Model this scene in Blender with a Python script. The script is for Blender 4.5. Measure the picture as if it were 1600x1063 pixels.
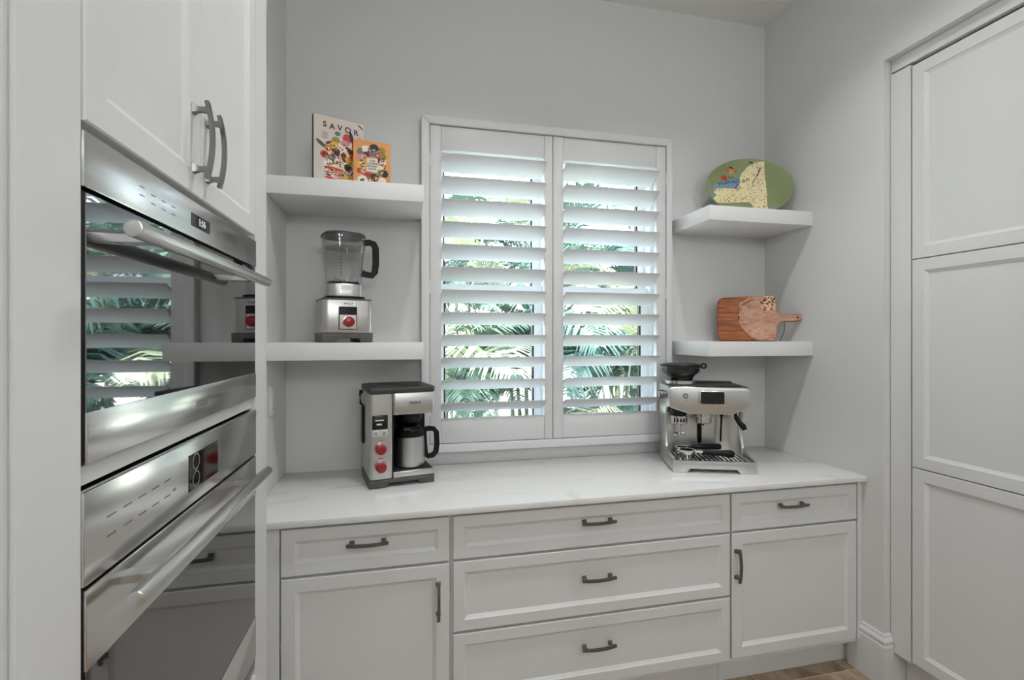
import bpy, bmesh, math, random
from mathutils import Vector, Matrix
R = math.radians
random.seed(7)
scene = bpy.context.scene
for o in list(bpy.data.objects): bpy.data.objects.remove(o, do_unlink=True)
COL = scene.collection

# ------------------------------------------------------------------ camera, sky, sun, exposure
cam_d = bpy.data.cameras.new('camera'); cam = bpy.data.objects.new('camera', cam_d); COL.objects.link(cam)
cam.location = (0, -2.445, 1.554); cam.rotation_euler = (R(90), 0, -0.221235)
cam_d.sensor_width = 36; cam_d.lens = 750.46*36/1600; cam_d.shift_y = -4.1/1600; cam_d.clip_start = .01
scene.camera = cam
w = bpy.data.worlds.new('sky'); scene.world = w; w.use_nodes = True
nt = w.node_tree; bg = nt.nodes['Background']
sky = nt.nodes.new('ShaderNodeTexSky'); sky.sky_type = 'NISHITA'; sky.sun_disc = False
sky.sun_elevation = R(48); sky.sun_rotation = R(200); sky.air_density = 1.0; sky.dust_density = 5.0
hs_ = nt.nodes.new('ShaderNodeHueSaturation'); hs_.inputs['Saturation'].default_value = .45      # hazy bright sky
nt.links.new(sky.outputs[0], hs_.inputs['Color']); nt.links.new(hs_.outputs[0], bg.inputs[0]); bg.inputs[1].default_value = 3.3
sun_d = bpy.data.lights.new('sun', 'SUN'); sun_d.energy = 27.0; sun_d.angle = R(.6); sun_d.color = (1, .96, .88)
sun = bpy.data.objects.new('sun', sun_d); COL.objects.link(sun); sun.rotation_euler = (R(45), 0, R(87))
vs = scene.view_settings
vs.view_transform = 'Standard'; vs.look = 'None'; vs.exposure = -.19; vs.gamma = 1; vs.use_curve_mapping = False
DOWNLIGHT_W = 7.6; FILL_GLOBE_L = 42.0  # second value: glow of the added fill globes

# ------------------------------------------------------------------ materials
def lin(c):
    return tuple(((v/255)/12.92 if v/255 <= .04045 else ((v/255+.055)/1.055)**2.4) for v in c)
MATS = {}
def M(name, rgb, rough=.5, metal=0, spec=.5, bump=None, brushed=None, var=None, trans=0, ior=1.45, coat=0, alpha=1):
    m = bpy.data.materials.new(name); m.use_nodes = True; n = m.node_tree.nodes; L = m.node_tree.links
    p = n['Principled BSDF']; c = lin(rgb)
    p.inputs['Base Color'].default_value = (*c, 1); p.inputs['Roughness'].default_value = rough
    p.inputs['Metallic'].default_value = metal; p.inputs['Specular IOR Level'].default_value = spec
    p.inputs['Transmission Weight'].default_value = trans; p.inputs['IOR'].default_value = ior
    p.inputs['Coat Weight'].default_value = coat
    if bump or brushed or var:
        tc = n.new('ShaderNodeTexCoord'); mp = n.new('ShaderNodeMapping'); L.new(tc.outputs['Object'], mp.inputs[0])
    if bump:                                  # (scale, strength)
        no = n.new('ShaderNodeTexNoise'); no.inputs['Scale'].default_value = bump[0]; no.inputs['Detail'].default_value = 4
        L.new(mp.outputs[0], no.inputs[0]); b = n.new('ShaderNodeBump'); b.inputs['Strength'].default_value = bump[1]; b.inputs['Distance'].default_value = .002
        L.new(no.outputs[0], b.inputs['Height']); L.new(b.outputs[0], p.inputs['Normal'])
    if brushed:                               # stretch vector: fine streaks in roughness and relief
        mp.inputs['Scale'].default_value = brushed
        no = n.new('ShaderNodeTexNoise'); no.inputs['Scale'].default_value = 1; no.inputs['Detail'].default_value = 3
        L.new(mp.outputs[0], no.inputs[0])
        mr = n.new('ShaderNodeMapRange'); mr.inputs[3].default_value = rough*.88; mr.inputs[4].default_value = rough*1.15
        L.new(no.outputs[0], mr.inputs[0]); L.new(mr.outputs[0], p.inputs['Roughness'])
        b = n.new('ShaderNodeBump'); b.inputs['Strength'].default_value = .02; b.inputs['Distance'].default_value = .0005
        L.new(no.outputs[0], b.inputs['Height']); L.new(b.outputs[0], p.inputs['Normal'])
    if var:                                   # (scale, stretch, rgb2, lo, hi, distortion)
        mp.inputs['Scale'].default_value = var[1]
        no = n.new('ShaderNodeTexNoise'); no.inputs['Scale'].default_value = var[0]; no.inputs['Detail'].default_value = 8
        no.inputs['Distortion'].default_value = var[5]; L.new(mp.outputs[0], no.inputs[0])
        cr = n.new('ShaderNodeValToRGB'); cr.color_ramp.elements[0].position = var[3]; cr.color_ramp.elements[1].position = var[4]
        cr.color_ramp.elements[0].color = (*c, 1); cr.color_ramp.elements[1].color = (*lin(var[2]), 1)
        L.new(no.outputs[0], cr.inputs[0]); L.new(cr.outputs[0], p.inputs['Base Color'])
    MATS[name] = m; return m
M('wall_paint', (219, 219, 217), .65, bump=(180, .06))
M('ceiling_paint', (232, 232, 230), .8, bump=(120, .06))
M('cabinet_white', (222, 222, 221), .38)
M('trim_white', (224, 224, 223), .35)
M('shutter_white', (220, 220, 219), .4)
M('shelf_white', (230, 230, 229), .4)
M('vinyl_white', (236, 240, 244), .35)
M('gap_dark', (60, 60, 60), .8)
M('quartz', (236, 236, 234), .14, var=(2.6, (1, 1.6, 1), (208, 207, 204), .60, .78, 1.6))
M('steel', (206, 205, 203), .30, 1, brushed=(3, 3, 260))
M('steel_y', (216, 215, 213), .2, 1, brushed=(260, 3, 260))
M('steel_v', (200, 199, 197), .34, 1, brushed=(260, 260, 3))
M('chrome', (215, 215, 214), .12, 1)
M('nickel', (122, 121, 119), .34, 1, brushed=(200, 200, 20))
M('oven_glass', (10, 11, 12), .025, 0, 1.0, ior=2.0)
M('black_trim', (14, 14, 15), .35)
M('display', (8, 9, 11), .06, ior=1.6)
M('digits', (200, 206, 210), .5)
M('print_grey', (120, 120, 118), .6)
M('black_plastic', (16, 16, 17), .38, spec=.3)
M('rubber', (22, 22, 22), .6)
M('grey_plastic', (88, 87, 85), .45)
M('lid_grey', (62, 61, 60), .45)
M('red_knob', (150, 16, 24), .28, coat=.4)
M('white_face', (214, 212, 206), .35)
M('jar_glass', (250, 252, 252), .02, trans=1, ior=1.3)
M('hopper_glass', (150, 152, 154), .05, trans=1, ior=1.2)
M('wood', (176, 100, 54), .4, var=(3.2, (1.0, 12, 12), (84, 38, 20), .40, .68, 2.0))
M('wood_edge', (92, 48, 26), .5)
M('wood_pale', (206, 152, 98), .4, var=(7, (2, 2, 2), (168, 118, 96), .4, .65, 1.2))
M('wood_blush', (196, 150, 124), .35, var=(11, (1, 2.5, 2.5), (160, 98, 66), .42, .70, 1.8))
M('bark_bits', (234, 196, 160), .6)
M('bark_dark', (96, 44, 30), .7)
M('glaze_green', (140, 150, 106), .28, var=(5, (1, 1, 1), (126, 138, 94), .4, .7, .5))
M('glaze_back', (176, 158, 132), .4)
M('cream', (238, 224, 178), .3); M('ochre', (222, 190, 110), .3); M('glaze_blue', (128, 152, 170), .25)
M('ink', (30, 34, 38), .4); M('ink_blue', (36, 60, 90), .4); M('p_red', (190, 54, 40), .4); M('p_orange', (220, 128, 60), .4)
M('paper', (208, 199, 188), .55, var=(9, (1, 1, 1), (214, 194, 182), .45, .7, .4)); M('pages', (228, 222, 208), .8)
M('cover_orange', (226, 160, 90), .45, var=(10, (1, 1, 1), (214, 140, 74), .4, .7, .4))
M('f_tomato', (196, 60, 40), .4); M('f_wine', (110, 30, 40), .4); M('f_olive', (150, 140, 60), .4); M('f_yellow', (222, 178, 70), .4)
M('f_black', (36, 34, 40), .4); M('f_leaf', (70, 84, 52), .4); M('f_pink', (206, 140, 140), .4); M('f_cream', (232, 222, 204), .4); M('f_grey', (112, 108, 118), .4)
M('tile', (186, 164, 138), .42, var=(7, (1, 1, 1), (138, 114, 92), .38, .68, 1.2)); M('tile_light', (200, 180, 154), .42, var=(7, (1, 1, 1), (148, 124, 100), .35, .7, 1.4))
M('grout', (214, 204, 188), .8)
M('leaf_sunlit', (176, 184, 154), .45); M('leaf_mid', (84, 112, 98), .45); M('leaf_teal', (58, 92, 88), .4); M('stem', (112, 120, 98), .6)  # the palest leaf has the look of sunlit fronds in its colour
M('pale_patio', (172, 177, 170), .9, bump=(60, .6)); M('stucco', (232, 230, 222), .8, bump=(80, .3)); M('mulch', (120, 104, 90), .95)
def emit(name, rgb, s):
    m = bpy.data.materials.new(name); m.use_nodes = True; p = m.node_tree.nodes['Principled BSDF']
    p.inputs['Base Color'].default_value = (*lin(rgb), 1); p.inputs['Emission Color'].default_value = (*lin(rgb), 1); p.inputs['Emission Strength'].default_value = s
    MATS[name] = m
emit('lamp_lens', (252, 253, 255), 6); emit('fill_globe_glow', (249, 252, 255), FILL_GLOBE_L)  # the globe glow is added fill from behind the camera
emit('lit_digits', (190, 200, 205), .5)
def clear_mat(name, tint, k=.5, gl=.03):
    # thin clear sheet: transparent, with a reflection that grows towards grazing angles on both faces
    m = bpy.data.materials.new(name); m.use_nodes = True; n = m.node_tree.nodes; L = m.node_tree.links; n.clear()
    o = n.new('ShaderNodeOutputMaterial'); mx = n.new('ShaderNodeMixShader'); t = n.new('ShaderNodeBsdfTransparent'); g = n.new('ShaderNodeBsdfGlossy'); f = n.new('ShaderNodeLayerWeight'); f.inputs[0].default_value = .5
    pw = n.new('ShaderNodeMath'); pw.operation = 'POWER'; pw.inputs[1].default_value = 4; ma = n.new('ShaderNodeMath'); ma.operation = 'MULTIPLY_ADD'; ma.inputs[1].default_value = k; ma.inputs[2].default_value = .04
    t.inputs[0].default_value = (*tint, 1); g.inputs['Roughness'].default_value = gl
    L.new(f.outputs['Facing'], pw.inputs[0]); L.new(pw.outputs[0], ma.inputs[0]); L.new(ma.outputs[0], mx.inputs[0])
    L.new(t.outputs[0], mx.inputs[1]); L.new(g.outputs[0], mx.inputs[2]); L.new(mx.outputs[0], o.inputs[0]); MATS[name] = m
clear_mat('window_glass', (.94, .975, .975), .6, .02)
clear_mat('jar_clear', (.95, .955, .955), .9); clear_mat('lid_clear', (.86, .86, .86)); clear_mat('hopper_clear', (.5, .5, .51), .6)

# ------------------------------------------------------------------ mesh builder
def arc(cx, cy, r, a0, a1, n):
    return [(cx+r*math.cos(R(a0+(a1-a0)*i/n)), cy+r*math.sin(R(a0+(a1-a0)*i/n))) for i in range(n+1)]
class B:
    def __init__(s): s.bm = bmesh.new()
    def _add(s, t, mtx=None):
        if mtx is not None: t.transform(mtx)
        me = bpy.data.meshes.new('t'); t.to_mesh(me); t.free(); s.bm.from_mesh(me); bpy.data.meshes.remove(me); return s
    def box(s, x0, x1, y0, y1, z0, z1, bev=0, seg=2, mtx=None):
        t = bmesh.new(); bmesh.ops.create_cube(t, size=1)
        bmesh.ops.transform(t, matrix=Matrix.Translation(((x0+x1)/2, (y0+y1)/2, (z0+z1)/2)) @ Matrix.Diagonal((abs(x1-x0), abs(y1-y0), abs(z1-z0), 1)), verts=t.verts)
        if bev: bmesh.ops.bevel(t, geom=t.edges[:], offset=bev, segments=seg, affect='EDGES', profile=.5)
        return s._add(t, mtx)
    def prism(s, poly, axis, d0, d1, bev=0, seg=2, mtx=None):
        # poly in the two axes other than `axis` (x: (y,z), y: (x,z), z: (x,y))
        t = bmesh.new()
        f3 = {'x': lambda a, b, d: (d, a, b), 'y': lambda a, b, d: (a, d, b), 'z': lambda a, b, d: (a, b, d)}[axis]
        v0 = [t.verts.new(f3(a, b, d0)) for a, b in poly]; v1 = [t.verts.new(f3(a, b, d1)) for a, b in poly]
        t.faces.new(v0); t.faces.new(v1[::-1]); n = len(poly)
        for i in range(n): t.faces.new((v0[i], v1[i], v1[(i+1) % n], v0[(i+1) % n]))
        bmesh.ops.recalc_face_normals(t, faces=t.faces[:])
        if bev:
            caps = [e for e in t.edges if (e.verts[0] in v0) == (e.verts[1] in v0)]
            bmesh.ops.bevel(t, geom=caps, offset=bev, segments=seg, affect='EDGES', profile=.5)
        return s._add(t, mtx)
    def lathe(s, prof, c=(0, 0, 0), n=40, mtx=None, sq=0, closed=False):
        t = bmesh.new(); rings = []
        for r, z in prof:
            if r <= 1e-6: rings.append([t.verts.new((0, 0, z))]); continue
            ring = []
            for i in range(n):
                a = 2*math.pi*i/n; ca, sa = math.cos(a), math.sin(a)
                k = 1 if not sq else 1/((abs(ca)**sq+abs(sa)**sq)**(1/sq))
                ring.append(t.verts.new((r*k*ca, r*k*sa, z)))
            rings.append(ring)
        pairs = list(zip(rings, rings[1:])) + ([(rings[-1], rings[0])] if closed else [])
        for a, b in pairs:
            if len(a) == 1 and len(b) == 1: continue
            for i in range(n):
                j = (i+1) % n
                if len(a) == 1: t.faces.new((a[0], b[i], b[j]))
                elif len(b) == 1: t.faces.new((a[i], b[0], a[j]))
                else: t.faces.new((a[i], b[i], b[j], a[j]))
        bmesh.ops.recalc_face_normals(t, faces=t.faces[:])
        m = Matrix.Translation(c); return s._add(t, (m @ mtx) if mtx is not None else m)
    def cyl(s, p0, p1, r0, r1=None, n=24, bev=0):
        p0, p1 = Vector(p0), Vector(p1); d = p1-p0; h = d.length; r1 = r0 if r1 is None else r1
        q = d.to_track_quat('Z', 'Y').to_matrix().to_4x4()
        pr = [(0, 0), (r0, 0), (r1, h), (0, h)] if not bev else [(0, 0), (r0-bev, 0), (r0-bev*.3, bev*.3), (r0, bev), (r1, h-bev), (r1-bev*.3, h-bev*.3), (r1-bev, h), (0, h)]
        return s.lathe(pr, p0, n, q)
    def tube(s, path, r, n=12, rect=None, up=(0, 0, 1)):
        # round tube, or rectangular sweep when rect=(w, h)
        t = bmesh.new(); P = [Vector(p) for p in path]; rings = []
        for i, p in enumerate(P):
            d = (P[min(i+1, len(P)-1)]-P[max(i-1, 0)]).normalized()
            u = Vector(up); u = (u-d*u.dot(d)); u = u.normalized() if u.length > 1e-5 else d.orthogonal().normalized(); v = d.cross(u)
            rr = r[i] if isinstance(r, (list, tuple)) else r
            if rect:
                wd, ht = rect[i] if isinstance(rect[0], tuple) else rect
                ring = [t.verts.new(p+v*a*wd/2+u*b*ht/2) for a, b in ((-1, -1), (1, -1), (1, 1), (-1, 1))]
            else: ring = [t.verts.new(p+(u*math.cos(2*math.pi*k/n)+v*math.sin(2*math.pi*k/n))*rr) for k in range(n)]
            rings.append(ring)
        for a, b in zip(rings, rings[1:]):
            m = len(a)
            for i in range(m): t.faces.new((a[i], a[(i+1) % m], b[(i+1) % m], b[i]))
        t.faces.new(rings[0][::-1]); t.faces.new(rings[-1]); bmesh.ops.recalc_face_normals(t, faces=t.faces[:])
        return s._add(t)
    def sphere(s, c, r, scale=(1, 1, 1), n=20):
        t = bmesh.new(); bmesh.ops.create_uvsphere(t, u_segments=n, v_segments=n//2, radius=r)
        return s._add(t, Matrix.Translation(c) @ Matrix.Diagonal((*scale, 1)))
    def panel(s, W, H, T=.02, rail=.052, rec=.010, bw=.014, eb=.0025):
        # framed front with a moulded, sunken panel: x 0..W, z 0..H, front at y=-T, back at y=0
        t = bmesh.new()
        def ring(i, y): return [t.verts.new(p) for p in ((i, y, i), (W-i, y, i), (W-i, y, H-i), (i, y, H-i))]
        rs = [ring(0, 0), ring(0, -T+eb), ring(eb, -T), ring(rail-bw, -T), ring(rail-bw+.003, -T+.0035), ring(rail-.003, -T+rec-.002), ring(rail, -T+rec)]
        t.faces.new(rs[0][::-1])
        for a, b in zip(rs, rs[1:]):
            for i in range(4): t.faces.new((a[i], a[(i+1) % 4], b[(i+1) % 4], b[i]))
        t.faces.new(rs[-1]); bmesh.ops.recalc_face_normals(t, faces=t.faces[:])
        return s._add(t)
    def done(s, name, mat, parent=None, world=False, mtx=None, smooth=35, label=None, kind=None):
        if mtx is not None: s.bm.transform(mtx)
        if world and parent is not None:
            r = parent
            while r.parent: r = r.parent
            s.bm.transform(Matrix.Translation(-r.location))
        me = bpy.data.meshes.new(name); s.bm.to_mesh(me); s.bm.free(); return mk(name, me, mat, parent, smooth, label, kind)
def mk(name, me, mat, parent=None, smooth=35, label=None, kind=None):
    for mm in (mat if isinstance(mat, (list, tuple)) else [mat]): me.materials.append(MATS[mm])
    if smooth:
        me.polygons.foreach_set('use_smooth', [True]*len(me.polygons)); me.set_sharp_from_angle(angle=R(smooth))
    o = bpy.data.objects.new(name, me); COL.objects.link(o)
    if parent is not None: o.parent = parent
    if label: o['label'] = label
    if kind: o['kind'] = kind
    return o
def thing(name, label, cat, loc=(0, 0, 0), rz=0, group=None, kind=None):
    o = bpy.data.objects.new(name, None); COL.objects.link(o); o.location = loc; o.rotation_euler = (0, 0, rz); o.empty_display_size = .05
    if kind: o['kind'] = kind
    if label: o['label'] = label
    if cat: o['category'] = cat
    if group: o['group'] = group
    return o
def tag(o, label, cat, group=None, kind=None):
    if label: o['label'] = label
    if cat: o['category'] = cat
    if group: o['group'] = group
    if kind: o['kind'] = kind
    return o
def struct(o): o['kind'] = 'structure'; return o
def inst(o, parent, loc=(0, 0, 0), rot=(0, 0, 0), scale=(1, 1, 1)):
    c = o.copy(); COL.objects.link(c); c.parent = parent; c.location = loc; c.rotation_euler = rot; c.scale = scale; return c
def text(name, body, size, mat, parent, mtx, extrude=.0004, spacing=1.0):
    cu = bpy.data.curves.new('t', 'FONT'); cu.body = body; cu.size = size; cu.extrude = extrude; cu.align_x = 'CENTER'; cu.align_y = 'CENTER'; cu.space_character = spacing; cu.offset = size*.018; cu.resolution_u = 3
    o = bpy.data.objects.new('t', cu); COL.objects.link(o); dg = bpy.context.evaluated_depsgraph_get(); dg.update()
    me = bpy.data.meshes.new_from_object(o.evaluated_get(dg)); bpy.data.objects.remove(o, do_unlink=True); bpy.data.curves.remove(cu)
    me.name = name; me.materials.clear(); me.transform(mtx); return mk(name, me, mat, parent, 0)
FACE = Matrix.Rotation(R(90), 4, 'X')             # flat text -> upright, facing -y
def T(x, y, z): return Matrix.Translation((x, y, z))

# ------------------------------------------------------------------ the room
XL, XR, ZC = -.543, 2.083, 3.39
YB = -5.6; WX0, WX1, WZ0, WZ1 = .135, 1.405, 1.03, 2.60      # window opening in the back wall
XP, YE = 2.118, -.723                                          # pantry face, end of the short right wall
def wall(name, *boxes):
    b = B()
    for x in boxes: b.box(*x)
    return struct(b.done(name, 'wall_paint', smooth=0))
wall('wall_back', (-1.4, WX0, 0, .2, 0, ZC), (WX1, 2.5, 0, .2, 0, ZC), (WX0, WX1, 0, .2, 0, WZ0), (WX0, WX1, 0, .2, WZ1, ZC))
wall('wall_left', (-.70, XL, -.826, 0, 0, ZC))
wall('wall_left_front', (-1.2, -.422, -1.95, -1.813, 0, ZC))
wall('wall_left_rear', (-1.35, -1.2, YB, 0, 0, ZC))
wall('wall_right', (XR, 2.85, YE, 0, 0, ZC), (XR, 2.85, -2.7, YE, 2.785, ZC), (XR, 2.85, YB, -2.7, 0, ZC), (2.75, 2.85, -2.7, YE, 0, 2.785))
wall('wall_rear', (-1.35, 2.85, YB-.15, YB, 0, ZC))
struct(B().box(-1.4, 2.9, YB-.15, .2, ZC, ZC+.15).done('ceiling', 'ceiling_paint', smooth=0))
fl = struct(B().box(-1.4, 2.9, YB-.15, .2, -.12, -.004).done('floor', 'grout', smooth=0))
TP = .457; tm = B().box(0, TP-.006, 0, TP-.006, -.006, 0, .0015, 1); tile0 = tm.done('tile', 'tile', fl, smooth=0)
tile1 = tile0.copy(); tile1.data = tile0.data.copy(); tile1.data.materials[0] = MATS['tile_light']; COL.objects.link(tile1)
k = 0
for i in range(-7, 2):
    for j in range(-11, 2):
        x, y = 2.022+i*TP, -.600+j*TP
        if x > 2.75 or x < -1.35 or y < YB or y > 0: continue
        src = (tile0, tile1)[(i*7+j*5+i*j) % 3 == 0]
        inst(src, fl, (x+.003, y+.003, random.uniform(-.0006, .0006)))
bpy.data.objects.remove(tile0); bpy.data.objects.remove(tile1)

# baseboard of the right wall, wrapping round its end into the pantry recess
prof = [(0, 0), (.018, 0), (.018, .182), (.014, .190), (.0165, .197), (.0175, .206), (.013, .216), (.0085, .220), (.0085, .229), (.004, .236), (0, .236)]
bm = bmesh.new(); rows = []
for st in range(3):
    row = []
    for t_, z in prof:
        row.append(bm.verts.new(((XR-t_, -.56, z), (XR-t_, YE-t_, z), (XP-.002, YE-t_, z))[st]))
    rows.append(row)
for a, b in zip(rows, rows[1:]):
    for i in range(len(prof)): bm.faces.new((a[i], a[(i+1) % len(prof)], b[(i+1) % len(prof)], b[i]))
bm.faces.new(rows[0]); bm.faces.new(rows[-1][::-1]); bmesh.ops.recalc_face_normals(bm, faces=bm.faces[:])
bb = B(); bb.bm.free(); bb.bm = bm; bb.box(XP-.001, 2.20, YE-.018, YE, 0, .152)
struct(bb.done('baseboard_right', 'trim_white', smooth=0))

# ------------------------------------------------------------------ windows behind the shutters
def window(name, x0, x1):
    r = thing(name, None, None, ((x0+x1)/2, .12, WZ0), kind='structure')
    def part(n, m, *bx, par=None, bev=0):
        b = B()
        for q in bx: b.box(*q, bev)
        return b.done(n, m, par or r, world=True, smooth=0)
    fw = .024
    part('window_frame', 'vinyl_white', (x0, x0+fw, .085, .19, WZ0, WZ1), (x1-fw, x1, .085, .19, WZ0, WZ1), (x0+fw, x1-fw, .085, .19, WZ0, WZ0+fw), (x0+fw, x1-fw, .085, .19, WZ1-fw, WZ1))
    zm = 1.815
    for (z0, z1, y) in ((WZ0+fw, zm+.02, .10), (zm-.02, WZ1-fw, .14)):
        a, b = x0+fw, x1-fw; sw = .045
        sh = part('sash', 'vinyl_white', (a, a+sw, y, y+.035, z0, z1), (b-sw, b, y, y+.035, z0, z1), (a+sw, b-sw, y, y+.035, z0, z0+.04), (a+sw, b-sw, y, y+.035, z1-.04, z1))
        part('gasket', 'black_trim', (a+sw, a+sw+.008, y+.004, y+.03, z0+.04, z1-.04), (b-sw-.008, b-sw, y+.004, y+.03, z0+.04, z1-.04), par=sh)
        part('pane', 'window_glass', (a+sw+.007, b-sw-.007, y+.016, y+.02, z0+.039, z1-.039), par=sh)
    return r
window('window_1', WX0, .765); window('window_2', .767, WX1)

# ------------------------------------------------------------------ plantation shutters
FX0, FX1, FZ0, FZ1, FY = .083, 1.446, .982, 2.65, -.052
sf = thing('window_shutters', 'pair of white louvered shutter panels in a mitred frame over the window', 'shutters', ((FX0+FX1)/2, 0, FZ0))
fw = .040
def mitre(name, pts):
    return B().prism(pts, 'y', FY, -.001, .003, 2).done(name, 'shutter_white', sf, world=True, smooth=30)
mitre('frame_stile', [(FX0, FZ0), (FX0+fw, FZ0+fw), (FX0+fw, FZ1-fw), (FX0, FZ1)])
mitre('frame_stile', [(FX1, FZ0), (FX1, FZ1), (FX1-.032, FZ1-fw), (FX1-.032, FZ0+fw)])
mitre('frame_rail', [(FX0, FZ1), (FX0+fw, FZ1-fw), (FX1-.032, FZ1-fw), (FX1, FZ1)])
mitre('frame_rail', [(FX0, FZ0), (FX1, FZ0), (FX1-.032, FZ0+fw), (FX0+fw, FZ0+fw)])
PY0, PY1 = -.040, -.010                            # shutter panel thickness
def louver_mesh(L):
    b = B(); n = 10; W_, th = .128, .011; top = []; bot = []
    for i in range(n+1):
        t_ = i/n; y = (t_-.5)*W_; h = th/2*math.sqrt(max(0, 1-(2*t_-1)**2))**.8 + .0006
        top.append((y, h)); bot.append((y, -h))
    b.prism(top+bot[::-1], 'x', 0, L); return b
def shutter(x0, x1, sw0, sw1, zs, label, hinge_x):
    z0, z1 = FZ0+fw+.003, FZ1-fw-.003; a, b_ = x0+sw0, x1-sw1
    r = B().box(x0, a, PY0, PY1, z0, z1, .002, 2).box(b_, x1, PY0, PY1, z0, z1, .002, 2).done('shutter_panel', 'shutter_white', sf, world=True, label=label)
    for q0, q1 in ((2.489, z1), (z0, 1.147)): B().box(a+.0005, b_-.0005, PY0+.002, PY1-.002, q0, q1, .003, 2).done('panel_rail', 'shutter_white', r, world=True)
    first = None; yc = (PY0+PY1)/2; tilt = R(LOUVER_TILT)
    for z in zs:
        loc = Vector((a+.001, yc, z-.064*math.sin(-tilt))) - sf.location
        if first is None:
            first = louver_mesh(b_-a-.002).done('louver', 'shutter_white', r); first.location = loc; first.rotation_euler = (tilt, 0, 0)
        else: inst(first, r, loc, (tilt, 0, 0))
    for hz in (2.43, 1.80, 1.20):
        h = B().cyl((hinge_x, PY0-.003, hz-.032), (hinge_x, PY0-.003, hz+.032), .0042, n=10)
        for q in range(4): h.cyl((hinge_x, PY0-.003, hz-.0325+q*.0215), (hinge_x, PY0-.003, hz-.0315+q*.0215), .0048, n=10)
        h.done('hinge', 'shutter_white', r, world=True)
    return r
LOUVER_TILT = -27
zs = [1.554+(.916-.1129*i)*.9866 for i in range(12)]
shutter(FX0+fw+.003, .7585, .054, .043, zs, 'left shutter panel', FX0+fw+.001)
shutter(.7625, FX1-.032-.003, .056, .055, zs, 'right shutter panel', FX1-.032-.001)

# ------------------------------------------------------------------ outside
struct(B().box(-8, 14, .25, 30, -.12, -.02).box(-8, 14, -20, YB-.16, -.12, -.02).done('ground', 'pale_patio', smooth=0))  # pale patio grey, chosen to bounce light up onto the louvers
tag(B().box(-8, 14, 10.5, 10.7, -.02, 1.9, .01).box(-8.05, 14.05, 10.45, 10.75, 1.9, 1.98, .01).done('garden_wall', 'stucco', smooth=0), 'pale stucco garden wall beyond the palms outside the window', 'wall')
def frond_mesh(L, droop, mat, seed):
    rd = random.Random(seed); bm = bmesh.new(); n = 30; P = []
    for i in range(n+1):
        t_ = i/n; a = R(62)-droop*t_**1.3
        P.append(Vector((0, 0, 0)) if not P else P[-1]+Vector((math.cos(a), 0, math.sin(a)))*L/n)
    def tri(*v): bm.faces.new([bm.verts.new(q) for q in v])
    for i in range(n):
        wd = .009*(1-i/n)+.002
        for side in (Vector((0, wd, 0)), Vector((0, 0, wd))):
            q = [bm.verts.new(x) for x in (P[i]-side, P[i+1]-side, P[i+1]+side, P[i]+side)]; bm.faces.new(q)
    for i in range(4, n):
        for k_ in range(2):
            t_ = (i+k_*.5)/n; d = (P[min(i+1, n)]-P[i-1]).normalized(); p = P[i].lerp(P[min(i+1, n)], k_*.5)
            ll = L*.34*math.sin(math.pi*min(1, t_*.86+.12))**.7*rd.uniform(.85, 1.1)
            for sg in (-1, 1):
                out = (d*.75+Vector((0, sg, 0))*.85+Vector((0, 0, rd.uniform(-.05, .3)))).normalized(); wv = d.cross(out).cross(out).normalized()*.014
                mid = p+out*ll*.5+Vector((0, 0, .02)); tip = p+out*ll-Vector((0, 0, ll*.28))
                vs_ = [bm.verts.new(x) for x in (p-wv*.5, mid-wv, tip, mid+wv, p+wv*.5)]; bm.faces.new(vs_)
    b = B(); b.bm.free(); b.bm = bm; return b
frs = []
for i, (L_, dr, m_) in enumerate(((1.7, 1.9, 'leaf_sunlit'), (1.5, 1.5, 'leaf_mid'), (1.9, 2.2, 'leaf_teal'), (1.3, 1.7, 'leaf_mid'))):
    frs.append(frond_mesh(L_, dr, m_, i).done('frond', m_, smooth=0))
palms = [((.55, 1.85), .25, 'low palm right under the window sill outside, left half'), ((1.55, 2.0), .3, 'low palm right under the window sill outside, right half'), ((2.15, 2.2), .45, 'short palm just outside, next to the low palms'), ((.5, 2.45), 1.0, 'medium palm clump behind the low palms, seen through the left shutter'), ((1.45, 3.1), 2.1, 'taller palm clump behind the middle of the shutters'),
         ((2.35, 2.7), 1.2, 'low palm clump outside, behind the right shutter'), ((3.2, 4.0), 2.7, 'palm clump far right outside the window'),
         ((.75, 4.4), 3.0, 'tall palm behind the nearest clump on the left'), ((2.35, 5.2), 3.7, 'tallest palm, standing in front of the garden wall'), ((1.5, 6.2), 1.2, 'distant palm clump close to the garden wall'), ((3.9, 6.0), 1.4, 'distant palm clump at the right end outside')]
for (px, py), hh, lab in palms:
    r = thing('palm', lab, 'palm', (px, py, -.02), group='palms outside the window')
    ps = .65 if hh < .5 else 1
    for sN in range(5):
        a = sN*1.256+px; bx, by = .16*math.cos(a), .16*math.sin(a); top = Vector((bx*1.9, by*1.9, hh*random.uniform(.55, 1.0)))
        B().tube([(bx, by, 0), (bx*1.3, by*1.3, top.z*.5), tuple(top)], [.03, .025, .02], 8).done('stem', 'stem', r)
        for f in range(6):
            fo = random.choice(frs); ro = inst(fo, r, top, (0, random.uniform(-.35, .25), a+f*1.047+random.uniform(-.3, .3))); s_ = random.uniform(.75, 1.1)*ps; ro.scale = (s_, s_, s_)
for f in frs: bpy.data.objects.remove(f)

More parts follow.
